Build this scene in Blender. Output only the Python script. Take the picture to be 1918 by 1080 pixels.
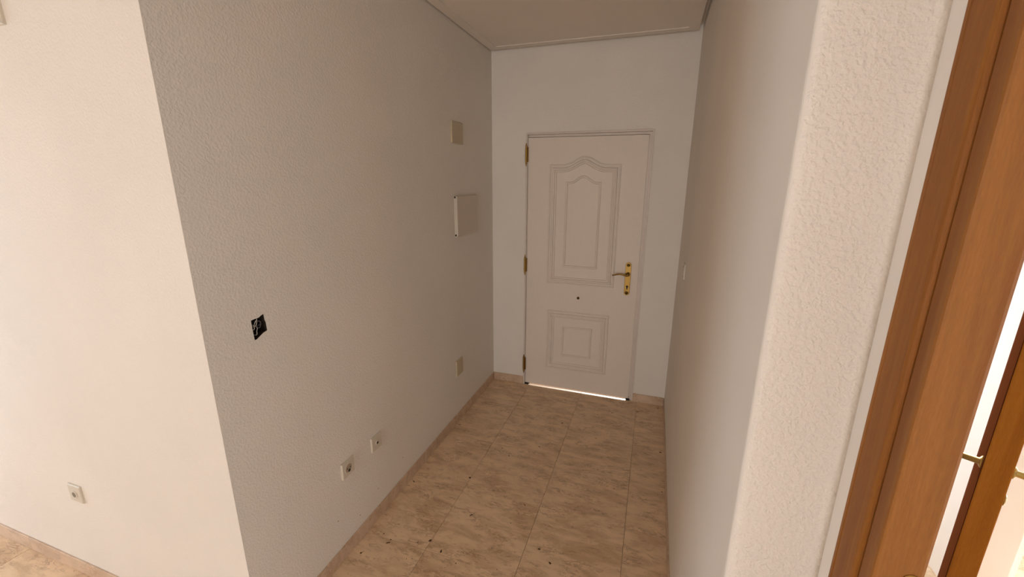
import bpy, bmesh, math, random
from mathutils import Vector, Matrix
from mathutils.geometry import tessellate_polygon
random.seed(7)
S = bpy.context.scene
C = S.collection
for o in list(bpy.data.objects): bpy.data.objects.remove(o)

# ------------------------------------------------------------ camera, light, exposure
F, PITCH, ROLL, YAW, CH = 782.463, .25296, .00438, -.32453, 1.7212
w = Vector((math.sin(YAW)*math.cos(PITCH), math.cos(YAW)*math.cos(PITCH), -math.sin(PITCH)))
r = Vector((math.cos(YAW), -math.sin(YAW), 0)); u = r.cross(w)
r2 = math.cos(ROLL)*r + math.sin(ROLL)*u; u2 = -math.sin(ROLL)*r + math.cos(ROLL)*u
cd = bpy.data.cameras.new('camera'); cam = bpy.data.objects.new('camera', cd); C.objects.link(cam)
M = Matrix.Identity(4)
for i in range(3):
    M[i][0] = r2[i]; M[i][1] = u2[i]; M[i][2] = -w[i]
M[2][3] = CH
cam.matrix_world = M
cd.sensor_width = 36; cd.lens = 36*F/1918; cd.clip_start = .02
S.camera = cam

S.view_settings.view_transform = 'Standard'; S.view_settings.look = 'None'
S.view_settings.gamma = 1; S.view_settings.use_curve_mapping = False
S.view_settings.exposure = 0.0

W = bpy.data.worlds.new('world'); S.world = W; W.use_nodes = True
bg = W.node_tree.nodes['Background']; bg.inputs[0].default_value = (.93, .96, 1, 1); bg.inputs[1].default_value = .45

def area(name, loc, size, direction, power, col):
    l = bpy.data.lights.new(name, 'AREA'); l.shape = 'RECTANGLE'; l.size, l.size_y = size
    l.energy = power; l.color = col
    o = bpy.data.objects.new(name, l); C.objects.link(o); o.location = loc
    o.rotation_euler = Vector(direction).to_track_quat('-Z', 'Y').to_euler()
    return o
DAY = (.97, .99, 1.02); COOL = (.86, .99, 1.15)
POWER = dict(left=44, fill_behind_right=100, fill_side_right=16, side_back=70, fill_room_beyond=38)
for k, loc, size, d in (('left', (-4.62, -.12, 1.1), (1.5, 2.0), (1, 0, 0)), ('fill_behind_right', (-.25, -5.12, 1.2), (1.0, 2.1), (0, 1, 0)),  # the rear lamp is added, to lift the depth of the hall
                        ('fill_side_right', (2.62, -.25, 1.25), (1.5, 2.0), (-1, 0, 0)), ('side_back', (1.85, 1.985, 1.0), (.8, 2.2), (0, -1, 0)),  # the right-hand lamp is added, to brighten side room and near left wall
                        ('fill_room_beyond', (.82, 3.22, 1.25), (.8, 1.8), (0, -1, 0))):  # added lamp, brightens the wall seen past the open leaf
    if POWER[k] > 0: area('daylight_'+k, loc, size, d, POWER[k], COOL if k != 'fill_behind_right' else DAY)
sl = bpy.data.lights.new('sun', 'SUN'); sl.energy = 5; sl.angle = .02; sl.color = (1, .95, .88)
so = bpy.data.objects.new('sun', sl); C.objects.link(so); so.location = (0, 8, 4)
so.rotation_euler = Vector((0.06, -1, -math.tan(math.radians(14)))).to_track_quat('-Z', 'Z').to_euler()

# ------------------------------------------------------------ materials
def mat(name, col, rough=.6, metal=0, spec=.5):
    m = bpy.data.materials.new(name); m.use_nodes = True
    b = m.node_tree.nodes['Principled BSDF']
    b.inputs['Base Color'].default_value = (*col, 1); b.inputs['Roughness'].default_value = rough
    b.inputs['Metallic'].default_value = metal; b.inputs['Specular IOR Level'].default_value = spec
    return m, m.node_tree, b
def node(nt, t, **k):
    n = nt.nodes.new(t)
    for a, v in k.items():
        if a in n.inputs: n.inputs[a].default_value = v
        else: setattr(n, a, v)
    return n
def ramp(nt, src, stops):
    n = nt.nodes.new('ShaderNodeValToRGB'); e = n.color_ramp.elements
    while len(e) < len(stops): e.new(.5)
    for i, (p, c) in enumerate(stops):
        e[i].position = p; e[i].color = (*c, 1) if len(c) == 3 else c
    nt.links.new(src, n.inputs[0]); return n
def mixc(nt, f, a, b, mode='MIX'):
    n = nt.nodes.new('ShaderNodeMix'); n.data_type = 'RGBA'; n.blend_type = mode
    for s, v in ((n.inputs[0], f), (n.inputs[6], a), (n.inputs[7], b)):
        if hasattr(v, 'node'): nt.links.new(v, s)
        else: s.default_value = v if isinstance(v, float) else (*v, 1)
    return n.outputs[2]

def plaster(name, col, scale=1.35, dist=.0012, strength=.75, amt=1.0):
    m, nt, b = mat(name, col, .75, spec=.3)
    tc = node(nt, 'ShaderNodeTexCoord')
    n1 = node(nt, 'ShaderNodeTexNoise', Scale=85*scale, Detail=2.5, Roughness=.55)
    n2 = node(nt, 'ShaderNodeTexNoise', Scale=210*scale, Detail=1.0)
    n3 = node(nt, 'ShaderNodeTexNoise', Scale=2.2, Detail=3.0)
    for n in (n1, n2, n3): nt.links.new(tc.outputs['Object'], n.inputs['Vector'])
    r1 = ramp(nt, n1.outputs[0], [(.40, (0, 0, 0)), (.66, (1, 1, 1))])
    a = node(nt, 'ShaderNodeMath', operation='MULTIPLY_ADD'); nt.links.new(n2.outputs[0], a.inputs[0]); a.inputs[1].default_value = .35
    nt.links.new(r1.outputs[0], a.inputs[2])
    bp = node(nt, 'ShaderNodeBump', Strength=strength, Distance=dist)
    nt.links.new(a.outputs[0], bp.inputs['Height']); nt.links.new(bp.outputs[0], b.inputs['Normal'])
    lo = tuple(c*(1-.035*amt) for c in col)
    c = ramp(nt, n3.outputs[0], [(.35, lo), (.65, col)])
    nt.links.new(c.outputs[0], b.inputs['Base Color'])
    return m
WALLC = (.88, .808, .725)
M_wall = plaster('wall_plaster', WALLC, scale=1.5, dist=.0008)
M_stip = plaster('stippled_plaster', WALLC, scale=1.25, dist=.0017)
M_smooth = plaster('smooth_plaster', WALLC, dist=.0003, strength=.3)
M_ceil = plaster('ceiling_plaster', (.88, .78, .68), dist=.0002, strength=.2)

def marble(name, base, dark, vein):
    m, nt, b = mat(name, base, .28)
    tc = node(nt, 'ShaderNodeTexCoord'); oi = node(nt, 'ShaderNodeObjectInfo')
    sc = node(nt, 'ShaderNodeVectorMath', operation='SCALE'); sc.inputs[0].default_value = (31, 17, 9)
    nt.links.new(oi.outputs['Random'], sc.inputs['Scale'])
    ad = node(nt, 'ShaderNodeVectorMath', operation='ADD')
    nt.links.new(tc.outputs['Object'], ad.inputs[0]); nt.links.new(sc.outputs[0], ad.inputs[1])
    mp = node(nt, 'ShaderNodeMapping'); mp.inputs['Scale'].default_value = (.8, 2.1, 1.5); mp.inputs['Rotation'].default_value = (0, 0, .12)
    nt.links.new(ad.outputs[0], mp.inputs[0])
    n1 = node(nt, 'ShaderNodeTexNoise', Scale=7.0, Detail=6.0, Roughness=.62, Distortion=.6)
    n2 = node(nt, 'ShaderNodeTexNoise', Scale=16.0, Detail=5.0, Roughness=.6, Distortion=1.4)
    n3 = node(nt, 'ShaderNodeTexNoise', Scale=36.0, Detail=3.0, Roughness=.6, Distortion=.8)
    n4 = node(nt, 'ShaderNodeTexNoise', Scale=9.0, Detail=2.0)
    for n in (n1, n2, n3, n4): nt.links.new(mp.outputs[0], n.inputs['Vector'])
    c = ramp(nt, n1.outputs[0], [(.36, dark), (.54, base), (.72, tuple(min(1, x*1.10) for x in base))]).outputs[0]
    # thin veins: where the noise crosses .5
    v = ramp(nt, n2.outputs[0], [(.44, (0, 0, 0)), (.49, (1, 1, 1)), (.51, (1, 1, 1)), (.56, (0, 0, 0))])
    g = ramp(nt, n4.outputs[0], [(.46, (0, 0, 0)), (.64, (.6, .6, .6))])
    vm = mixc(nt, 1.0, v.outputs[0], g.outputs[0], 'MULTIPLY')
    c = mixc(nt, vm, c, vein)
    k = ramp(nt, n3.outputs[0], [(.60, (0, 0, 0)), (.72, (.55, .55, .55))])
    c = mixc(nt, k.outputs[0], c, vein)
    nt.links.new(c, b.inputs['Base Color'])
    bp = node(nt, 'ShaderNodeBump', Strength=.15, Distance=.001); nt.links.new(n3.outputs[0], bp.inputs['Height'])
    nt.links.new(bp.outputs[0], b.inputs['Normal'])
    rr = node(nt, 'ShaderNodeMapRange'); rr.inputs['To Min'].default_value = .28; rr.inputs['To Max'].default_value = .5
    nt.links.new(n1.outputs[0], rr.inputs[0]); nt.links.new(rr.outputs[0], b.inputs['Roughness'])
    return m
M_tile = marble('cream_marble', (.82, .60, .39), (.65, .44, .265), (.36, .20, .11))
M_skirt = marble('skirting_marble', (.68, .49, .34), (.56, .38, .245), (.40, .24, .15))
M_grout = mat('grout', (.50, .34, .21), .9)[0]

def wood(name, base, dark, rough=.5, spec=.25):
    m, nt, b = mat(name, base, rough, spec=spec)
    tc = node(nt, 'ShaderNodeTexCoord')
    mp = node(nt, 'ShaderNodeMapping'); mp.inputs['Scale'].default_value = (22, 22, .9)
    nt.links.new(tc.outputs['Object'], mp.inputs[0])
    n1 = node(nt, 'ShaderNodeTexNoise', Scale=1.6, Detail=5.0, Roughness=.6, Distortion=.5)
    n2 = node(nt, 'ShaderNodeTexNoise', Scale=9.0, Detail=3.0, Roughness=.7)
    mp2 = node(nt, 'ShaderNodeMapping'); mp2.inputs['Scale'].default_value = (60, 60, 6)
    nt.links.new(tc.outputs['Object'], mp2.inputs[0])
    nt.links.new(mp.outputs[0], n1.inputs['Vector']); nt.links.new(mp2.outputs[0], n2.inputs['Vector'])
    c = ramp(nt, n1.outputs[0], [(.33, dark), (.60, base), (.8, tuple(x*1.12 for x in base))]).outputs[0]
    f = ramp(nt, n2.outputs[0], [(.35, (.84, .84, .84)), (.62, (1, 1, 1))]).outputs[0]
    nt.links.new(mixc(nt, .8, c, f, 'MULTIPLY'), b.inputs['Base Color'])
    bp = node(nt, 'ShaderNodeBump', Strength=.12, Distance=.0006); nt.links.new(n2.outputs[0], bp.inputs['Height'])
    nt.links.new(bp.outputs[0], b.inputs['Normal'])
    return m
M_wood = wood('honey_brown_wood', (.34, .122, .015), (.24, .078, .009))
M_wood2 = wood('reddish_brown_wood', (.33, .128, .026), (.255, .088, .016))
M_shadew = wood('shaded_face_wood', (.085, .024, .008), (.06, .016, .005), .75, 0.0)  # shade put into the colour, for the open leaf's left face
M_leaf = wood('matt_brown_wood', (.34, .125, .020), (.25, .085, .013), .75, 0.0)
def plain(name, col, rough=.5, metal=0, var=.94):
    m, nt, b = mat(name, col, rough, metal)
    n = node(nt, 'ShaderNodeTexNoise', Scale=40.0, Detail=2.0)
    c = ramp(nt, n.outputs[0], [(.3, tuple(x*var for x in col)), (.7, col)])
    nt.links.new(c.outputs[0], b.inputs['Base Color'])
    return m
M_doorw = plain('white_lacquer', (.84, .73, .63), .5, var=.985)
M_frame = plain('white_painted_steel', (.76, .66, .57), .45)
M_brass = plain('polished_brass', (.33, .20, .055), .4, 1)
M_brassd = plain('aged_brass', (.22, .12, .035), .4, 1)
M_cream = plain('cream_plastic', (.60, .49, .33), .4)
M_ivory = plain('ivory_plastic', (.72, .64, .52), .35)
M_pale = plain('pale_plastic', (.73, .63, .52), .5)
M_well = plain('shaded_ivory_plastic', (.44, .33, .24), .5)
M_switch = plain('wall_white_plastic', (.80, .71, .61), .5)
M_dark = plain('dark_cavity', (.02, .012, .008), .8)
M_box = plain('black_box_plastic', (.03, .02, .015), .6)
M_wire = plain('white_wire', (.75, .7, .63), .4)
M_wireg = plain('grey_wire', (.16, .15, .15), .5)
M_slot = plain('plaster_mark_brown', (.22, .10, .06), .6)  # brown of the tiny marks on the left wall plaster
M_alu = plain('white_aluminium', (.8, .78, .74), .35)
M_dirt = plain('dark_dirt', (.09, .045, .02), .9)
M_conc = plain('pale_concrete', (.6, .57, .52), .8)
gm, nt, b = mat('window_glass', (1, 1, 1), 0)
nt.nodes.remove(b); tr = node(nt, 'ShaderNodeBsdfTransparent'); gl = node(nt, 'ShaderNodeBsdfGlossy', Roughness=.02)
mx = node(nt, 'ShaderNodeMixShader')
mx.inputs[0].default_value = .05; nt.links.new(tr.outputs[0], mx.inputs[1]); nt.links.new(gl.outputs[0], mx.inputs[2])
nt.links.new(mx.outputs[0], nt.nodes['Material Output'].inputs[0]); M_glass = gm

# ------------------------------------------------------------ helpers
def link(name, bm, m, parent=None, smooth=False, bevel=0, seg=2):
    bmesh.ops.remove_doubles(bm, verts=bm.verts, dist=1e-6)
    bmesh.ops.recalc_face_normals(bm, faces=bm.faces)
    me = bpy.data.meshes.new(name); bm.to_mesh(me); bm.free(); me.materials.append(m)
    o = bpy.data.objects.new(name, me); C.objects.link(o)
    if parent: o.parent = parent
    if smooth:
        for p in me.polygons: p.use_smooth = True
    if bevel:
        b = o.modifiers.new('bevel', 'BEVEL'); b.width = bevel; b.segments = seg; b.limit_method = 'ANGLE'; b.angle_limit = .6
    return o
def box(bm, a, b):
    x0, y0, z0 = [min(p, q) for p, q in zip(a, b)]; x1, y1, z1 = [max(p, q) for p, q in zip(a, b)]
    v = [bm.verts.new(p) for p in ((x0,y0,z0),(x1,y0,z0),(x1,y1,z0),(x0,y1,z0),(x0,y0,z1),(x1,y0,z1),(x1,y1,z1),(x0,y1,z1))]
    for f in ((0,3,2,1),(4,5,6,7),(0,1,5,4),(1,2,6,5),(2,3,7,6),(3,0,4,7)): bm.faces.new([v[i] for i in f])
    return bm
def BX(*ab):
    bm = bmesh.new()
    for a, b in ab: box(bm, a, b)
    return bm
def prism(bm, pts, z0, z1):
    a = [bm.verts.new((x, y, z0)) for x, y in pts]; b = [bm.verts.new((x, y, z1)) for x, y in pts]
    n = len(pts)
    bm.faces.new(a[::-1]); bm.faces.new(b)
    for i in range(n): bm.faces.new([a[i], a[(i+1) % n], b[(i+1) % n], b[i]])
    return bm
def holed(bm, outer, holes, to3, depth_vec):
    """flat slab with holes: outer and holes are 2D loops, to3 maps (u, v) to a point, depth_vec is the thickness"""
    loops = [outer]+holes
    tri = tessellate_polygon([[Vector((p[0], p[1], 0)) for p in l] for l in loops])
    flat = [p for l in loops for p in l]
    D = Vector(depth_vec)
    A = [bm.verts.new(Vector(to3(*p))) for p in flat]; B = [bm.verts.new(Vector(to3(*p))+D) for p in flat]
    for t in tri:
        bm.faces.new([A[i] for i in t]); bm.faces.new([B[i] for i in reversed(t)])
    k = 0
    for l in loops:
        n = len(l)
        for i in range(n): bm.faces.new([A[k+i], A[k+(i+1) % n], B[k+(i+1) % n], B[k+i]])
        k += n
    return bm
def frame_of(d):
    d = d.normalized(); a = Vector((0, 0, 1)) if abs(d.z) < .9 else Vector((1, 0, 0))
    x = d.cross(a).normalized(); return x, d.cross(x).normalized()
def tube(bm, pts, rad, n=12, squash=1.0):
    pts = [Vector(p) for p in pts]; rings = []
    if not hasattr(rad, '__len__'): rad = [rad]*len(pts)
    for i, p in enumerate(pts):
        d = pts[min(i+1, len(pts)-1)]-pts[max(i-1, 0)]; x, y = frame_of(d)
        rings.append([bm.verts.new(p+rad[i]*(math.cos(2*math.pi*k/n)*x+squash*math.sin(2*math.pi*k/n)*y)) for k in range(n)])
    for a, b in zip(rings, rings[1:]):
        for k in range(n): bm.faces.new([a[k], a[(k+1) % n], b[(k+1) % n], b[k]])
    bm.faces.new(rings[0][::-1]); bm.faces.new(rings[-1])
    return bm
def lathe(bm, origin, axis, prof, n=20):
    axis = Vector(axis).normalized(); x, y = frame_of(axis); o = Vector(origin); rings = []
    for h, rr in prof: rings.append([bm.verts.new(o+axis*h+rr*(math.cos(2*math.pi*k/n)*x+math.sin(2*math.pi*k/n)*y)) for k in range(n)])
    for a, b in zip(rings, rings[1:]):
        for k in range(n): bm.faces.new([a[k], a[(k+1) % n], b[(k+1) % n], b[k]])
    bm.faces.new(rings[0][::-1]); bm.faces.new(rings[-1]); return bm
def empty(name, loc=(0, 0, 0)):
    o = bpy.data.objects.new(name, None); C.objects.link(o); o.location = loc; o.empty_display_size = .05
    return o
def tag(o, label, cat=None, group=None, kind=None):
    o['label'] = label
    if cat: o['category'] = cat
    if group: o['group'] = group
    if kind: o['kind'] = kind
    return o
def struct(o, label): return tag(o, label, kind='structure')
def T(parent, fn):
    """parts are modelled in world coordinates; shift them under an Empty placed at the thing's base"""
    return fn
def attach(o, parent):
    o.parent = parent
    o.location = -Vector(parent.location)
    return o
def part(name, bm, m, parent, **k):
    o = link(name, bm, m, None, **k)
    if parent.type == 'EMPTY': attach(o, parent)
    else: o.parent = parent
    return o

# ------------------------------------------------------------ layout numbers (metres)
XL, XR, YB = -1.245, .193, 3.199          # hall: left wall, right wall, back wall
YA = .814                                  # wall that turns off to the left
YR = .763                                  # wall that turns off to the right
XC = .341                                  # wall with the wooden doorway
WX, WY = -4.5, -5.0                        # far ends of the main room
HC = 2.645                                 # plaster ceiling
TH = .10
HT = 2.80
SX, SY, SYN = 2.5, 1.87, -1.4
WINB = [(-.75, .25)]
OX0, OX1 = .47, 1.322                      # opening to the room beyond              # side room extents

# ------------------------------------------------------------ floor
floor = struct(empty('floor'), 'cream marble tile floor with brown veins and dirt')
part('screed', BX(((WX-.1, WY-.1, -.08), (SX+.1, YB+.12, -.006))), M_grout, floor)
TS, X0, Y0, JG = .45, -.01, 1.862, .0006
tb = bmesh.new(); box(tb, (-TS/2+JG, -TS/2+JG, -.006), (TS/2-JG, TS/2-JG, 0))
bmesh.ops.bevel(tb, geom=[e for e in tb.edges if all(v.co.z > -.001 for v in e.verts)], offset=.0008, segments=1, affect='EDGES')
tile0 = part('tile', tb, M_tile, floor)
first = True
for i in range(-11, 7):
    for j in range(-9, 5):
        cx, cy = X0+TS*(i+.5), Y0+TS*(j+.5)
        if cx < WX-.1 or cx > SX+.1 or cy < WY-.1 or cy > YB+.10: continue
        if cy > SY+.3 and cx > 1.5: continue
        if cy > YA+.35 and cx < XL-.35: continue
        if first: t = tile0; first = False
        else: t = tile0.copy(); C.objects.link(t); t.parent = floor
        t.location = (cx, cy, random.uniform(-.0003, .0003))
part('far_slab', BX(((WX-.1, WY-.1, -.006), (SX+.1, Y0-9*TS, 0))), M_tile, floor)
part('threshold_slab', BX(((-.975, YB+.10, -.05), (-.04, YB+.30, .0))), M_conc, floor)

# ------------------------------------------------------------ walls
# left wall of the hall, with the torn opening of a junction box
hole = [(.9735, 1.2655), (.990, 1.2668), (1.003, 1.2665), (1.012, 1.2710), (1.024, 1.2745), (1.0255, 1.252), (1.0285, 1.243), (1.0295, 1.212), (1.013, 1.2085), (1.003, 1.2035), (.985, 1.1945), (.9765, 1.1950), (.9750, 1.226)]
bm = bmesh.new()
holed(bm, [(YA, 0), (YB, 0), (YB, HT), (YA, HT)], [hole], lambda y, z: (XL, y, z), (-.06, 0, 0))
bmesh.ops.remove_doubles(bm, verts=bm.verts, dist=1e-6)
for v in bm.verts:                          # mitre at the corner with the side wall
    if v.co.x < XL-.01 and v.co.y < YA+.01: v.co.y += .06
wl = struct(link('wall_left', bm, M_wall), 'long white stippled plaster wall on the left of the hall')
pm = bmesh.new()
for y, z in ((1.53, .165), (1.38, .13), (1.76, .19), (1.24, .22)):
    lathe(pm, (XL+.0002, y, z), (1, 0, 0), [(0, .0028), (.0006, .0022)], 8)
tag(part('plaster_mark', pm, M_slot, wl), 'tiny brown marks on the plaster', kind='stuff')
# wall turning off to the left
wa = struct(link('wall_near_left', prism(bmesh.new(), [(WX, YA), (XL, YA), (XL-.06, YA+.06), (XL-.10, YA+.10), (WX, YA+.10)], 0, HT), M_wall),
            'bright white plaster wall turning off to the left, nearest on that side')
# back wall with the opening of the entrance door
DX0, DX1, DZ = -.964, -.050, 2.063
bm = bmesh.new()
holed(bm, [(XL-.1, 0), (DX0, 0), (DX0, DZ), (DX1, DZ), (DX1, 0), (XR+.1, 0), (XR+.1, HT), (XL-.1, HT)], [], lambda x, z: (x, YB, z), (0, TH, 0))
wb = struct(link('wall_back', bm, M_wall), 'white plaster end wall around the entrance door')
# right wall of the hall, with a softly rounded outer corner
R = .014
arc = [(XR+R-R*math.cos(a), YR+R-R*math.sin(a)) for a in [math.radians(x) for x in (0, 15, 30, 45)]]
arc2 = [(XR+R-R*math.cos(a), YR+R-R*math.sin(a)) for a in [math.radians(x) for x in (45, 60, 75, 90)]]
bm = prism(bmesh.new(), [(XR, YB+.05)]+arc+[(XR+.07, YR+.07), (XR+.07, YB+.05)], 0, HT)
wr = struct(link('wall_right', bm, M_smooth), 'white plaster wall on the right of the hall, ending in a rounded corner')
bm = prism(bmesh.new(), arc2+[(XC, YR), (XC+.07, YR), (XC+.07, YR+.07), (XR+.07, YR+.07)], 0, HT)
struct(link('wall_near_right', bm, M_stip), 'stippled plaster strip of wall between the rounded corner and the wooden doorway')
# wall with the wooden doorway
OY0, OY1, OZ = -.175, .665, 2.07
bm = bmesh.new()
holed(bm, [(WY, 0), (OY0, 0), (OY0, OZ), (OY1, OZ), (OY1, 0), (YR, 0), (YR, HT), (WY, HT)], [], lambda y, z: (XC, y, z), (.07, 0, 0))
struct(link('wall_doorway', bm, M_smooth), 'white plaster wall that carries the wooden doorway at the far right')
# side room shell
struct(link('wall_side_left', BX(((XR+.07, YR+.07, 0), (XR+.12, SY, HT))), M_smooth), 'left wall of the side room')
bm = bmesh.new()
BX0, BX1, BZ = 1.44, 2.26, 2.15
holed(bm, [(XR+.07, 0), (OX0, 0), (OX0, 2.07), (OX1, 2.07), (OX1, 0), (BX0, 0), (BX0, BZ), (BX1, BZ), (BX1, 0), (SX+.1, 0), (SX+.1, HT), (XR+.07, HT)], [], lambda x, z: (x, SY, z), (0, TH, 0))
struct(link('wall_side_back', bm, M_smooth), 'pale sunlit far wall of the side room')
bm = bmesh.new()
holed(bm, [(SYN, 0), (SY, 0), (SY, HT), (SYN, HT)], [[(-1.0, .25), (.5, .25), (.5, 2.25), (-1.0, 2.25)]], lambda y, z: (SX, y, z), (.1, 0, 0))
struct(link('wall_side_right', bm, M_smooth), 'right wall of the side room')
bm = bmesh.new()
holed(bm, [(XC+.07, 0), (SX+.1, 0), (SX+.1, HT), (XC+.07, HT)], [[(.6, .6), (1.7, .6), (1.7, 2.1), (.6, 2.1)]], lambda x, z: (x, SYN, z), (0, -.1, 0))
struct(link('wall_side_right', bm, M_smooth), 'near wall of the side room')
# little room beyond the open door
struct(link('wall_beyond_right', BX(((1.345, SY+.1, 0), (1.43, 3.2, HT))), M_smooth), 'bright white wall seen through the gap beside the open door leaf')
struct(link('wall_beyond_left', BX(((XR+.07, SY, 0), (XR+.12, 3.2, HT))), M_smooth), 'left wall of the room beyond the open door')
bm = bmesh.new()
holed(bm, [(XR+.07, 0), (1.43, 0), (1.43, HT), (XR+.07, HT)], [[(.42, .35), (1.22, .35), (1.22, 2.15), (.42, 2.15)]], lambda x, z: (x, 3.1, z), (0, .1, 0))
struct(link('wall_beyond_back', bm, M_smooth), 'end wall of the room beyond the open door, with an added window')
struct(link('trim_2', BX(((1.43, SY+.1, -.08), (2.9, 4.2, -.004))), M_conc), 'pale terrace floor outside the balcony door')
# main room, behind the camera
bm = bmesh.new()
holed(bm, [(WY, 0), (YA+.1, 0), (YA+.1, HT), (WY, HT)], [[(-.9, .08), (.66, .08), (.66, 2.15), (-.9, 2.15)]], lambda y, z: (WX, y, z), (-.1, 0, 0))
struct(link('wall_far_left', bm, M_smooth), 'window wall at the far left end of the main room')
bm = bmesh.new()
holed(bm, [(WX, 0), (XC+.07, 0), (XC+.07, HT), (WX, HT)], [[(a, .15), (b_, .15), (b_, 2.25), (a, 2.25)] for a, b_ in WINB], lambda x, z: (x, WY, z), (0, -.1, 0))
struct(link('wall_front', bm, M_smooth), 'wall behind the viewpoint, opened for an added window')

# ------------------------------------------------------------ ceiling: plaster board with an open shadow gap in the hall
CX0, CX1, CY1 = XL+.008, XR-.026, YB-.036
bm = bmesh.new()
box(bm, (CX0, YA, HC), (CX1, CY1, HC+.02))
box(bm, (WX, WY, HC), (XC, YR, HC+.02))
box(bm, (WX, YR, HC), (CX1, YA, HC+.02))
box(bm, (XC+.07, SYN, HC), (SX, YR+.07, HC+.02))
box(bm, (XR+.12, YR+.07, HC), (SX, SY, HC+.02))
box(bm, (XR+.12, SY+.1, HC), (1.345, 3.1, HC+.02))
ce = struct(link('ceiling', bm, M_ceil), 'flat white plaster ceiling with a dark shadow gap along the walls')
part('ceiling_slab', BX(((WX-.1, WY-.1, HT), (SX+.1, YB+.1, HT+.08))), M_ceil, ce)
part('gap_strip', BX(((CX1-.03, YR+.01, HC+.035), (XR+.05, YB, HC+.05)), ((CX0, CY1-.03, HC+.035), (CX1-.03, YB, HC+.05))), M_ceil, ce)
bm = bmesh.new(); W_ = .062; z0 = HC-.005
for (a, b, c, d) in (((CX0, YA), (CX0, CY1), (CX0+W_, CY1-W_), (CX0+W_, YA)), ((CX0, CY1), (CX1, CY1), (CX1-W_, CY1-W_), (CX0+W_, CY1-W_)), ((CX1, CY1), (CX1, YA), (CX1-W_, YA), (CX1-W_, CY1-W_))):
    prism(bm, [a, b, c, d], z0, HC+.001)
bm2 = bm
part('ceiling_border', bm2, M_ceil, ce)

# ------------------------------------------------------------ skirting
def skirting(name, label, p0, p1, nrm, joints, h=.07, t=.007):
    e = struct(empty(name), label)
    p0, p1, nrm = Vector((*p0, 0)), Vector((*p1, 0)), Vector((*nrm, 0))
    L = (p1-p0).length; d = (p1-p0)/L
    js = [0]+[j for j in joints if 0 < j < L]+[L]
    for a, b in zip(js, js[1:]):
        q = p0+d*(a+.0008); s = p0+d*(b-.0008)+nrm*t+Vector((0, 0, h+random.uniform(-.0008, .0008)))
        bm = bmesh.new(); box(bm, tuple(q), tuple(s)); part('skirting_tile', bm, M_skirt, e, bevel=.0012, seg=1)
    return e
skirting('baseboard_left', 'cream marble skirting tiles along the left wall of the hall', (XL, YA-.007), (XL, YB), (1, 0), [.716-.45+.007, .716+.007, 1.166+.007, 1.616+.007, 2.066+.007])
skirting('baseboard_back', 'cream marble skirting either side of the entrance door, left piece', (XL+.007, YB), (DX0-.004, YB), (0, -1), [])
skirting('baseboard_back_right', 'cream marble skirting between entrance door and right wall', (DX1+.004, YB), (XR-.006, YB), (0, -1), [])
skirting('baseboard_right', 'cream marble skirting along the right wall of the hall', (XR, YR+.02), (XR, YB), (-1, 0), [.45*k for k in range(1, 6)], t=.005)
skirting('baseboard_near_left', 'cream marble skirting under the bright wall at the left', (WX+.01, YA), (XL, YA), (0, -1), [.45*k for k in range(1, 8)])
skirting('baseboard_near_right', 'cream marble skirting under the stippled strip by the wooden doorway', (XR+.014, YR), (XC, YR), (0, -1), [])

# ------------------------------------------------------------ entrance door
d1 = struct(empty('door_1', (-.51, YB, 0)), 'white entrance door with arched panel mouldings and brass fittings, closed')
LX0, LX1, LZ0, LZ1, LY = -.951, -.079, .013, 2.033, YB+.004
fz = .013
bm = bmesh.new()
def uframe(bm, x0, x1, z1, wd, y0, y1):
    box(bm, (x0, y0, 0), (x0+wd, y1, z1)); box(bm, (x1-wd, y0, 0), (x1, y1, z1)); box(bm, (x0+wd, y0, z1-wd), (x1-wd, y1, z1))
uframe(bm, DX0-.004, DX1+.004, DZ+.004, .013, YB-.006, YB+.09)
part('door_frame', bm, M_frame, d1, bevel=.0015)
bm = bmesh.new(); uframe(bm, DX0+.009, DX1-.009, DZ-.009, .03, YB+.05, YB+.09)
part('door_stop', bm, M_frame, d1)
bm = bmesh.new(); box(bm, (LX1+.003, LY+.008, 0), (DX1-.009, YB+.05, DZ-.01))
box(bm, (LX0, LY+.007, LZ1+.003), (DX1-.009, YB+.05, DZ-.01)); box(bm, (DX0+.008, LY+.006, .012), (LX0-.0015, YB+.05, DZ-.01))
part('frame_rebate', bm, M_frame, d1)
leaf = part('door_leaf', BX(((LX0, LY, LZ0), (LX1, LY+.038, LZ1))), M_doorw, d1, bevel=.002)
def arch(x0, x1, z0, z1, peak, a, n=26, sharp=1.0):
    pts = [(x0, z0), (x0, z1)]
    s0 = x0+(x1-x0)*a; s1 = x1-(x1-x0)*a
    for i in range(n+1):
        t = i/n; f = (.5-.5*math.cos(2*math.pi*t))**sharp; pts.append((s0+(s1-s0)*t, z1+(peak-z1)*f))
    return pts+[(x1, z1), (x1, z0)]
def sweep(bm, path, prof, y):
    n = len(path); P = [Vector((p[0], p[1])) for p in path]
    mit = []
    for i in range(n):
        e0 = (P[i]-P[i-1]).normalized(); e1 = (P[(i+1) % n]-P[i]).normalized()
        n0 = Vector((e0.y, -e0.x)); n1 = Vector((e1.y, -e1.x)); m = (n0+n1)
        mit.append(m/ max(.2, m.dot(n0)))
    rings = [[bm.verts.new((P[i].x+mit[i].x*o, y-h, P[i].y+mit[i].y*o)) for i in range(n)] for o, h in prof]
    for a, b in zip(rings, rings[1:]):
        for i in range(n): bm.faces.new([a[i], a[(i+1) % n], b[(i+1) % n], b[i]])
PB = [(0, -.001), (.001, .003), (.006, .006), (.011, .006), (.014, .0015), (.022, .001), (.026, .007), (.034, .0105), (.040, .010), (.045, .003), (.050, .0025), (.053, .0045), (.056, .003), (.058, -.001)]
PB = [(o, h*1.45 if h > 0 else h) for o, h in PB]
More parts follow.
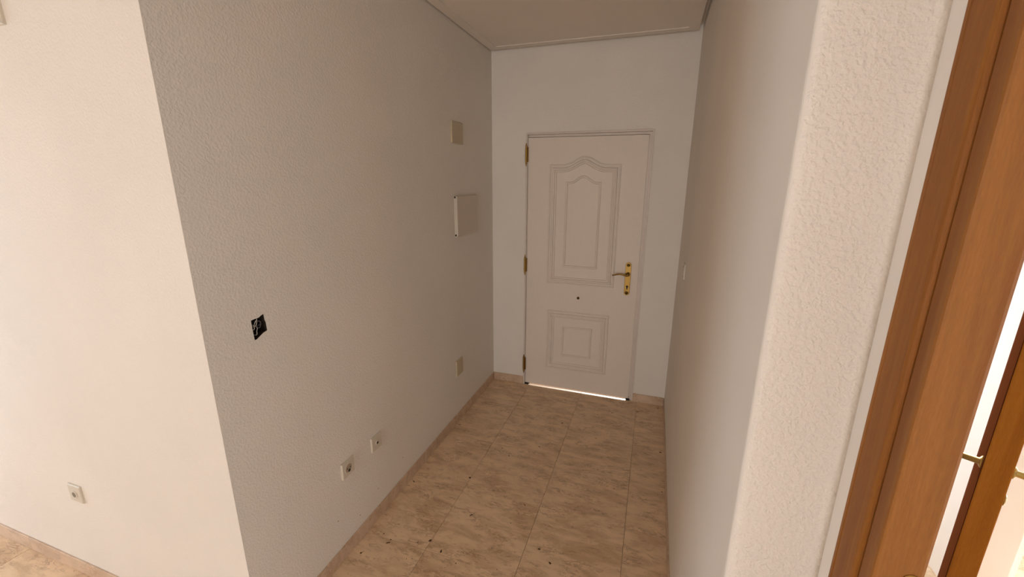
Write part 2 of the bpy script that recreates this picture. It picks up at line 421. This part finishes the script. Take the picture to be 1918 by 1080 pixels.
PS = [(0, -.001), (.002, .003), (.007, .006), (.013, .006), (.017, .002), (.018, -.001)]
PS = [(o, h*1.4 if h > 0 else h) for o, h in PS]
for nm, path, pr in (('panel_moulding', arch(-.781, -.253, .921, 1.839, 1.898, .20), PB), ('panel_moulding', arch(-.654, -.388, 1.058, 1.714, 1.760, .14, sharp=.9), PS),
                     ('panel_moulding', [(-.776, .188), (-.762, .695), (-.270, .695), (-.276, .188)], PB), ('panel_moulding', [(-.650, .306), (-.642, .566), (-.398, .572), (-.402, .310)], PS)):
    path = [(-.769 if abs(x+.776) < .001 or abs(x+.762) < .001 else (-.273 if x in (-.270, -.276) else x), z) for x, z in path]
    bm = bmesh.new(); sweep(bm, path, pr, LY); o = part(nm, bm, M_doorw, d1)
    o.parent = leaf; o.location = (0, 0, 0)
# peephole
pp = part('peephole', lathe(bmesh.new(), (-.522, LY+.002, .817), (0, -1, 0), [(0, .011), (.005, .011), (.007, .008), (.0065, .006)]), M_brassd, d1, smooth=False)
pl = part('peephole_lens', lathe(bmesh.new(), (-.522, LY-.003, .817), (0, -1, 0), [(0, .006), (.003, .006), (.0045, .003)]), M_dark, d1); pl.parent = pp; pl.location = (0, 0, 0)
# lever on its long plate
cx = -.153
def stadium(cx, cz, hw, hh, n=10):
    pts = []
    for k in range(n+1): a = math.pi*k/n; pts.append((cx+hw*math.cos(a), cz+hh-hw+hw*math.sin(a)*1.0))
    for k in range(n+1): a = math.pi+math.pi*k/n; pts.append((cx+hw*math.cos(a), cz-hh+hw+hw*math.sin(a)))
    return pts
def plate_prism(pts, y0, y1):
    bm = bmesh.new(); a = [bm.verts.new((x, y0, z)) for x, z in pts]; b = [bm.verts.new((x, y1, z)) for x, z in pts]
    bm.faces.new(a); bm.faces.new(b[::-1]); n = len(pts)
    for i in range(n): bm.faces.new([a[i], a[(i+1) % n], b[(i+1) % n], b[i]])
    return bm
hp = part('handle_plate', plate_prism(stadium(cx, 1.003, .021, .128), LY+.001, LY-.007), M_brass, d1, bevel=.002)
def sub(name, bm, m, par, **k):
    o = link(name, bm, m, None, **k); o.parent = par; o.location = (0, 0, 0); return o
lv = bmesh.new()
lathe(lv, (cx, LY-.006, 1.040), (0, -1, 0), [(0, .016), (.004, .016), (.007, .010), (.030, .009), (.042, .010), (.046, .006)])
pts = [(cx, LY-.043, 1.040)]+[(cx-.112*t, LY-.046-.008*math.sin(t*math.pi), 1.040+.007*math.sin((t-.18)*5.2)-.001) for t in [i/12 for i in range(1, 13)]]
tube(lv, pts, [.0085]+[.0075-.003*i/12 for i in range(12)], 10)
sub('lever', lv, M_brass, hp, smooth=True)
kh = bmesh.new(); lathe(kh, (cx, LY-.006, .944), (0, -1, 0), [(0, .0085), (.003, .0085)], 14)
box(kh, (cx-.0045, LY-.006, .922), (cx+.0045, LY-.0088, .942)); sub('keyhole', kh, M_dark, hp)
for zc in (.896, 1.110):
    s_ = bmesh.new(); lathe(s_, (cx, LY-.006, zc), (0, -1, 0), [(0, .0145), (.003, .013), (.0035, .0095), (.001, .008)], 18); sub('ornament_ring', s_, M_brassd, hp)
    s_ = bmesh.new(); lathe(s_, (cx, LY-.006, zc), (0, -1, 0), [(0, .005), (.003, .0045), (.004, .002)], 12); sub('screw', s_, M_brass, hp)
for z0, z1 in ((1.827, 1.995), (.975, 1.143), (.107, .280)):
    bm = bmesh.new(); hx = -.963; hy = YB-.012; r_ = .0072
    lathe(bm, (hx, hy, z0), (0, 0, 1), [(0, .0015), (.006, .004), (.016, .0045), (.020, .0078), (.024, r_), ((z1-z0)*.5-.001, r_), ((z1-z0)*.5, .0064), ((z1-z0)*.5+.001, r_), (z1-z0-.024, r_), (z1-z0-.020, .0078), (z1-z0-.016, .0045), (z1-z0-.006, .004), (z1-z0, .0015)], 16)
    hg = part('hinge', bm, M_brass, d1, smooth=False)
    sub('hinge_leaf', BX(((hx-.010, YB-.0085, z0+.03), (hx+.016, YB-.004, z1-.03))), M_brassd, hg)
bm = bmesh.new(); box(bm, (DX0+.001, YB-.004, 0), (DX0+.04, YB+.05, .010)); box(bm, (LX1-.020, YB-.003, 0), (LX1+.010, YB+.05, .009))  # dark blocks at both ends of the gap under the leaf
tag(part('sill_stub', bm, M_dark, d1), 'dark stubs in the lower corners of the frame')
# landing outside the entrance door
struct(link('trim_1', BX(((-2.2, YB+.30, -.06), (1.2, 5.2, -.002))), M_conc), 'pale landing floor outside the entrance door')

# ------------------------------------------------------------ wooden doorway at the far right
d2 = struct(empty('door_2', (XC, OY1, 0)), 'honey brown wooden doorway lining and architrave at the far right')
CF = .329; CYO, CYI = .708, .640
def casing(parent, y_out, y_in, s, z1):
    # profiled board, section in x,y, standing on the floor
    t = CF
    sec = [(XC, y_out), (t+.004, y_out), (t+.0012, y_out-s*.0015), (t, y_out-s*.005), (t, y_out-s*.010), (t+.0012, y_out-s*.0115), (t, y_out-s*.014),
           (t, y_in+s*.010), (t+.001, y_in+s*.004), (t+.003, y_in+s*.0015), (t+.006, y_in), (XC, y_in)]
    return prism(bmesh.new(), sec, 0, z1)
part('architrave', casing(d2, CYO, CYI, 1, OZ+.04), M_wood, d2)
part('architrave', casing(d2, OY0-.043, OY0+.025, -1, OZ+.04), M_wood, d2)
bm = BX(((CF, OY0+.025, OZ-.028), (XC, CYI, OZ+.04))); part('architrave', bm, M_wood, d2, bevel=.002)
# lining: outer reveal board, then the thicker stop
JY = .637
JF = .608
st = [(.3335, JY-.0005), (.3330, JF+.004), (.3340, JF+.001), (.3365, JF), (.3855, JF), (.3895, JF+.0015), (.3905, JF+.005), (.3905, JY+.022), (.342, JY+.022), (.342, JY-.0005)]
part('jamb', prism(bmesh.new(), st, 0, OZ-.03), M_wood2, d2)
part('jamb', BX(((XC, OY0, 0), (XC+.07, OY0+.028, OZ-.03))), M_wood2, d2, bevel=.001)
part('jamb_head', BX(((XC, OY0, OZ-.03), (XC+.07, OY1, OZ))), M_wood2, d2)
part('architrave', BX(((XC+.07, JY+.022, 0), (XC+.080, JY+.085, OZ+.04))), M_wood, d2, bevel=.002)
# strike plate let into the stop
bm = bmesh.new(); pts = []
for k in range(9): a = math.pi*k/8; pts.append((.377+.011*math.cos(a), 1.190+.011*math.sin(a)))
pts += [(.366, 1.0), (.388, 1.0)]
sp = part('strike_plate', plate_prism(pts, JF+.0004, JF-.001), M_brass, d2)

# ------------------------------------------------------------ open wooden door leaf in the side room
A = Vector((.772, 1.144, 0)); dr = Vector((.539, .843, 0)).normalized(); pr_ = Vector((dr.y, -dr.x, 0)); LT = .045; LL = .84
d3 = struct(empty('door_3', (A.x+dr.x*LL, A.y+dr.y*LL, 0)), 'wooden door leaf standing open in the side room, seen edge on')
def Q(along, across, z): v = A+dr*along+pr_*across; return (v.x, v.y, z)
def obox(bm, a0, a1, c0, c1, z0, z1):
    v = [bm.verts.new(Q(*p)) for p in ((a0,c0,z0),(a1,c0,z0),(a1,c1,z0),(a0,c1,z0),(a0,c0,z1),(a1,c0,z1),(a1,c1,z1),(a0,c1,z1))]
    for f in ((0,3,2,1),(4,5,6,7),(0,1,5,4),(1,2,6,5),(2,3,7,6),(3,0,4,7)): bm.faces.new([v[i] for i in f])
    return bm
lf = part('door_leaf', obox(bmesh.new(), 0, LL, 0, LT, .008, 2.03), M_leaf, d3, bevel=.003)
sub('face_shade_board', obox(bmesh.new(), .004, LL-.004, -.0015, .0, .01, 2.025), M_shadew, lf).location = (0, 0, 0)  # added thin board, its dark colour stands in for shade on this face
for c0, c1 in ((LT-.001, LT+.004),):
    for z0, z1 in ((.25, .85), (1.15, 1.85)):
        bm = obox(bmesh.new(), .14, LL-.14, c0, c1, z0, z1); sub('raised_panel', bm, M_wood2, lf, bevel=.003).location = (0, 0, 0)
for sgn, c in ((-1, 0), (1, LT)):
    bm = bmesh.new(); zc = 1.068
    n = pr_*sgn; o_ = A+dr*.055+pr_*c+Vector((0, 0, zc))
    lathe(bm, o_, n, [(0, .015), (.004, .015), (.006, .012), (.008, .008), (.040, .008)], 20)
    lever = [o_+n*.036, o_+n*.046+dr*.006, o_+n*.050+dr*.02, o_+n*.051+dr*.06+Vector((0, 0, .004)), o_+n*.050+dr*.10-Vector((0, 0, .003)), o_+n*.046+dr*.118-Vector((0, 0, .012))]
    tube(bm, lever, [.008, .0085, .0085, .0075, .007, .005], 12)
    h_ = part('door_handle', bm, M_brass, d3, smooth=True)
    bm = bmesh.new(); o2 = A+dr*.055+pr_*c+Vector((0, 0, zc-.075))
    lathe(bm, o2, n, [(0, .014), (.004, .014), (.006, .010), (.0065, .005)], 20)
    if sgn > 0: sub('key_rose', bm, M_brass, h_, smooth=False)
for z in (.25, 1.05, 1.8):
    part('hinge', lathe(bmesh.new(), Q(LL+.004, LT*.55, z-.05), (0, 0, 1), [(0, .004), (.004, .007), (.096, .007), (.10, .004)], 12), M_brass, d3)
part('jamb', BX(((OX1-.006, SY-.010, 0), (1.346, SY, 2.12))), M_wood, d3, bevel=.002)
part('jamb', BX(((OX1-.018, SY, 0), (OX1, SY+.10, 2.05))), M_wood, d3, bevel=.002)
part('jamb', BX(((OX0, SY, 0), (OX0+.028, SY+.10, 2.05))), M_wood, d3, bevel=.002)
part('jamb', BX(((OX0-.04, SY-.010, 0), (OX0+.02, SY, 2.12))), M_wood, d3, bevel=.002)
part('jamb_head', BX(((OX0, SY, 2.04), (OX1, SY+.10, 2.07))), M_wood, d3, bevel=.002)
part('jamb_head', BX(((OX0+.02, SY-.010, 2.05), (OX1-.004, SY, 2.12))), M_wood, d3, bevel=.002)

# ------------------------------------------------------------ windows
def window(name, label, lo, hi, axis, mid):
    e = struct(empty(name), label); (a0, z0), (a1, z1) = lo, hi
    def P(a, d, z): return (a, mid+d, z) if axis == 'x' else (mid+d, a, z)
    bm = bmesh.new(); f = .05
    for (p, q) in (((a0, z0), (a0+f, z1)), ((a1-f, z0), (a1, z1)), ((a0+f, z1-f), (a1-f, z1)), ((a0+f, z0), (a1-f, z0+f))): box(bm, P(p[0], -.02, p[1]), P(q[0], .02, q[1]))
    if a1-a0 > 1.2: m_ = (a0+a1)/2; box(bm, P(m_-.04, -.018, z0+f), P(m_+.04, .018, z1-f))
    part('window_frame', bm, M_alu, e)
    part('pane', BX((P(a0+f*.8, -.003, z0+f*.8), P(a1-f*.8, .003, z1-f*.8))), M_glass, e)
    return e
window('window_1', 'white framed window at the far left end of the main room', (-.9, .08), (.66, 2.15), 'y', WX-.05)
for i, (a, b_) in enumerate(WINB):
    window('added_window_4', 'added white framed window behind the viewpoint, for fill light', (a, .15), (b_, 2.25), 'x', WY-.05)  # added out of view, an opening for the rear fill lamp
window('added_window_2', 'added white framed window on the right of the side room, out of view', (-1.0, .25), (.5, 2.25), 'y', SX+.05)  # unseen window, put in for the side room's fill lamp
window('added_window_5', 'added white framed window that lights the room beyond the open door', (.42, .35), (1.22, 2.15), 'x', 3.15)  # unseen window, added to let fill light onto the white wall
window('window_3', 'bright glazed balcony door in the side room', (BX0, -.07), (BX1, BZ), 'x', SY+.06)

# ------------------------------------------------------------ wall fittings
def rplate(bm, plane, u0, u1, v0, v1, base, out, inset=.002):
    """low box on a wall with a chamfered front; plane 'x' lies on x=base and stands out by out"""
    def P(u, v, d): return (base+d, u, v) if plane == 'x' else (u, base+d, v)
    k = [(u0, v0), (u1, v0), (u1, v1), (u0, v1)]; s = 1
    L = []
    for d, i in ((0, 0), (out*.6, 0), (out, inset)):
        L.append([bm.verts.new(P(u0+i, v0+i, d)), bm.verts.new(P(u1-i, v0+i, d)), bm.verts.new(P(u1-i, v1-i, d)), bm.verts.new(P(u0+i, v1-i, d))])
    for a, b in zip(L, L[1:]):
        for i in range(4): bm.faces.new([a[i], a[(i+1) % 4], b[(i+1) % 4], b[i]])
    bm.faces.new(L[0]); bm.faces.new(L[-1]); return bm
# upper cover plate
t = tag(empty('cover_plate', (XL, 2.572, 1.948)), 'cream blank cover plate high on the left wall above the fuse box', 'cover plate')
part('plate', rplate(bmesh.new(), 'x', 2.490, 2.650, 1.948, 2.080, XL, .010, .003), M_cream, t)
part('screw', lathe(bmesh.new(), (XL+.0095, 2.505, 2.014), (1, 0, 0), [(0, .003), (.001, .0025)], 10), M_cream, t)
part('screw', lathe(bmesh.new(), (XL+.0095, 2.635, 2.014), (1, 0, 0), [(0, .003), (.001, .0025)], 10), M_cream, t)
# fuse box cover
t = tag(empty('fuse_box', (XL, 2.67, 1.352)), 'shallow pale fuse box cover on the left wall beside the entrance door', 'fuse box')
bm = bmesh.new(); box(bm, (XL, 2.505, 1.352), (XL+.010, 2.845, 1.625))
part('box_body', bm, M_ivory, t, bevel=.002)
part('box_cover', rplate(bmesh.new(), 'x', 2.508, 2.842, 1.355, 1.622, XL+.0095, .012, .006), M_pale, t, bevel=.002)
for z in (1.607, 1.360):
    part('latch_slot', BX(((XL+.004, 2.5035, z), (XL+.014, 2.5052, z+.013))), M_dark, t)
# lower blank plate
t = tag(empty('blank_plate', (XL, 2.51, .36)), 'cream blank plate low on the left wall near the entrance door', 'cover plate')
part('plate', rplate(bmesh.new(), 'x', 2.458, 2.560, .362, .480, XL, .009, .003), M_cream, t)
part('plate_insert', rplate(bmesh.new(), 'x', 2.470, 2.548, .374, .468, XL+.0088, .0012, .001), M_cream, t)
# sockets on left wall
def wall_socket(uc, vc, plane, base, label, kind):
    sgn = 1 if plane == 'x' else -1
    loc = (base, uc, vc-.04) if plane == 'x' else (uc, base, vc-.04)
    t = tag(empty('wall_socket', loc), label, 'socket', None)
    ax = (1, 0, 0) if plane == 'x' else (0, -1, 0)
    def O(du, dv, d): return (base+d, uc+du, vc+dv) if plane == 'x' else (uc+du, base-d, vc+dv)
    part('face_plate', rplate(bmesh.new(), plane, uc-.040, uc+.040, vc-.040, vc+.040, base, .0085*sgn, .003), M_ivory, t)
    if kind == 'power':
        bm = lathe(bmesh.new(), O(0, 0, .0083), ax, [(0, .0265), (.0010, .0265), (.0014, .024), (.0008, .0215)], 28); w1 = part('socket_ring', bm, M_ivory, t)
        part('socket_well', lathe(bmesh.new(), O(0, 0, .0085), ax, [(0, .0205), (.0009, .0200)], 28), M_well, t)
        bm = bmesh.new()
        for s in (-1, 1): lathe(bm, O(.0095*s, 0, .0093), ax, [(0, .0032), (.0006, .0032)], 12)
        part('pin_hole', bm, M_dark, t)
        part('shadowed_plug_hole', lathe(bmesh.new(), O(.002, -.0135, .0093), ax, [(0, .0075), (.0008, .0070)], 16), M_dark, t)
    else:
        rr = .0075 if kind == 'small' else .0125
        part('aerial_collar', lathe(bmesh.new(), O(0, -.002, .0081), ax, [(0, rr+.005), (.003, rr+.004), (.0035, rr)], 22), M_ivory, t)
        part('aerial_hole', lathe(bmesh.new(), O(0, -.002, .0100), ax, [(0, rr), (.0020, rr-.001)], 18), M_dark if kind == 'small' else M_grey, t)
    return t
M_grey = plain('grey_connector', (.22, .19, .13), .5)
wall_socket(1.330, .438, 'x', XL, 'ivory power socket low on the left wall, nearer of the pair', 'power')
wall_socket(1.541, .435, 'x', XL, 'ivory aerial socket with one small hole, farther of the left wall pair', 'small')
wall_socket(-2.172, .461, 'y', YA, 'small ivory aerial socket alone on the bright wall at the far left', 'big')
# cover plate cut off by the frame at top left
t = tag(empty('switch_plate', (-1.88, YA, 2.148)), 'ivory plate high on the bright left wall, cut by the top left corner', 'cover plate')
part('plate', rplate(bmesh.new(), 'y', -1.965, -1.805, 2.147, 2.300, YA, -.012, .003), M_ivory, t)
part('plate_insert', rplate(bmesh.new(), 'y', -1.950, -1.823, 2.164, 2.286, YA-.0118, -.0015, .001), M_ivory, t)
# light switch on the right wall, seen almost edge on
t = tag(empty('light_switch', (XR, 2.59, 1.175)), 'white light switch on the right wall, seen almost edge on', 'switch')
part('face_plate', rplate(bmesh.new(), 'x', 2.545, 2.632, 1.172, 1.258, XR, -.005, .002), M_switch, t)
part('rocker', rplate(bmesh.new(), 'x', 2.563, 2.614, 1.190, 1.240, XR-.0048, -.0025, .002), M_switch, t)
# open junction box with loose wires
t = tag(empty('junction_box', (XL-.05, 1.002, 1.19)), 'open black junction box torn into the left wall with loose wires', 'junction box')
bm = bmesh.new(); y0, y1, z0, z1 = .970, 1.033, 1.190, 1.278; x0, x1 = XL-.055, XL-.004; q = .002
box(bm, (x0, y0, z0), (x0+q, y1, z1)); 
ib = part('box_back', bm, M_box, t)
bm = bmesh.new(); hc = (1.0015, 1.232); ring = [(hc[0]+(y-hc[0])*.985, hc[1]+(z-hc[1])*.985) for y, z in hole]
f_ = [bm.verts.new((XL-.0012, y, z)) for y, z in ring]; k_ = [bm.verts.new((XL-.055, y, z)) for y, z in ring]
for i in range(len(ring)): bm.faces.new([f_[i], f_[(i+1) % len(ring)], k_[(i+1) % len(ring)], k_[i]])
part('box_side', bm, M_box, t)
bm = bmesh.new(); tube(bm, [(XL-.03, 1.016, 1.228)]+[(XL-.02-.002*k/10, 1.016+.009*math.cos(k*.55), 1.236+.013*math.sin(k*.55)) for k in range(14)], .0022, 8)
part('grey_cable', bm, M_wireg, t, smooth=True)
def wire(pts, m, r_=.00115):
    V = [Vector(p) for p in pts]; out = []
    for i in range(len(V)-1):
        a, b_, c, d = V[max(i-1, 0)], V[i], V[i+1], V[min(i+2, len(V)-1)]
        for k in range(6):
            s = k/6; out.append(.5*((2*b_)+(-a+c)*s+(2*a-5*b_+4*c-d)*s*s+(-a+3*b_-3*c+d)*s**3))
    out.append(V[-1])
    return part('wire', tube(bmesh.new(), out, r_, 8), m, t, smooth=True)
xx = XL-.006
wire([(xx-.035, .984, 1.222), (xx, .9835, 1.229), (xx+.001, .9855, 1.243), (xx+.002, .9915, 1.255), (xx, 1.000, 1.263), (xx-.03, 1.001, 1.267)], M_wire)
wire([(xx-.03, .986, 1.236), (xx, .988, 1.240), (xx+.002, .994, 1.245), (xx, .9985, 1.255), (xx-.003, 1.000, 1.264), (xx-.03, 1.002, 1.27)], M_wire)
wire([(xx-.03, .990, 1.204), (xx, .9905, 1.2085), (xx+.001, .9925, 1.220), (xx-.003, .9985, 1.232), (xx-.03, 1.001, 1.238)], M_wire)
wire([(xx-.02, .978, 1.21), (xx-.006, .9795, 1.225), (xx-.008, .980, 1.250), (xx-.02, .981, 1.262)], M_wireg, .0014)

# ------------------------------------------------------------ dirt on the floor
rng = random.Random(3)
bm = bmesh.new()
def flake(x, y, a, b_, rot, h=.0016):
    n = rng.choice((5, 6, 7)); P = []
    for k in range(n):
        t_ = 2*math.pi*k/n; s = rng.uniform(.7, 1.1); px, py = a*s*math.cos(t_), b_*s*math.sin(t_)
        P.append((x+px*math.cos(rot)-py*math.sin(rot), y+px*math.sin(rot)+py*math.cos(rot)))
    lo = [bm.verts.new((p[0], p[1], .0004)) for p in P]; hi = [bm.verts.new((x+(p[0]-x)*.6, y+(p[1]-y)*.6, .0004+h*rng.uniform(.5, 1))) for p in P]
    bm.faces.new(hi); bm.faces.new(lo[::-1])
    for k in range(n): bm.faces.new([lo[k], lo[(k+1) % n], hi[(k+1) % n], hi[k]])
def ground(px, py):
    v = w+(px-959)/F*r2+(540-py)/F*u2; t_ = -CH/v.z; return v.x*t_, v.y*t_
for px, py, a, b_, ro in ((1053, 792, .010, .006, .3), (880, 894, .008, .007, 0), (883, 964, .011, .004, .6), (805, 1012, .010, .007, 1.2), (826, 1032, .011, .005, 1.7),
                          (727, 1016, .012, .004, .5), (732, 1010, .004, .004, 0), (676, 1035, .005, .005, 0), (1237, 847, .009, .006, 0), (1030, 1054, .010, .005, 2.5), (1010, 1028, .009, .005, 0),
                          (861, 795, .010, .004, .2), (941, 839, .006, .004, 0), (1010, 836, .012, .003, 2.8), (953, 853, .009, .003, 2.7), (775, 901, .010, .003, 2.6), (719, 999, .005, .003, 0),
                          (983, 945, .008, .003, 2.8), (1147, 773, .008, .005, .2), (1194, 771, .012, .005, 2.9), (1232, 765, .010, .004, 0), (1119, 879, .005, .002, 1), (1240, 921, .004, .004, 0), (950, 757+61, .005, .003, 0)):
    x, y = ground(px, py); flake(x, y, a*1.05, b_*1.05, ro)
for k in range(70):
    x, y = rng.uniform(XL+.03, XR-.03), rng.uniform(1.3, YB-.1); a = rng.uniform(.0015, .0045); flake(x, y, a, a*rng.uniform(.3, .9), rng.uniform(0, 3), .0008)
tag(link('floor_debris', bm, M_dirt), 'scattered dark crumbs and flecks of dirt on the marble floor', 'debris', kind='stuff')
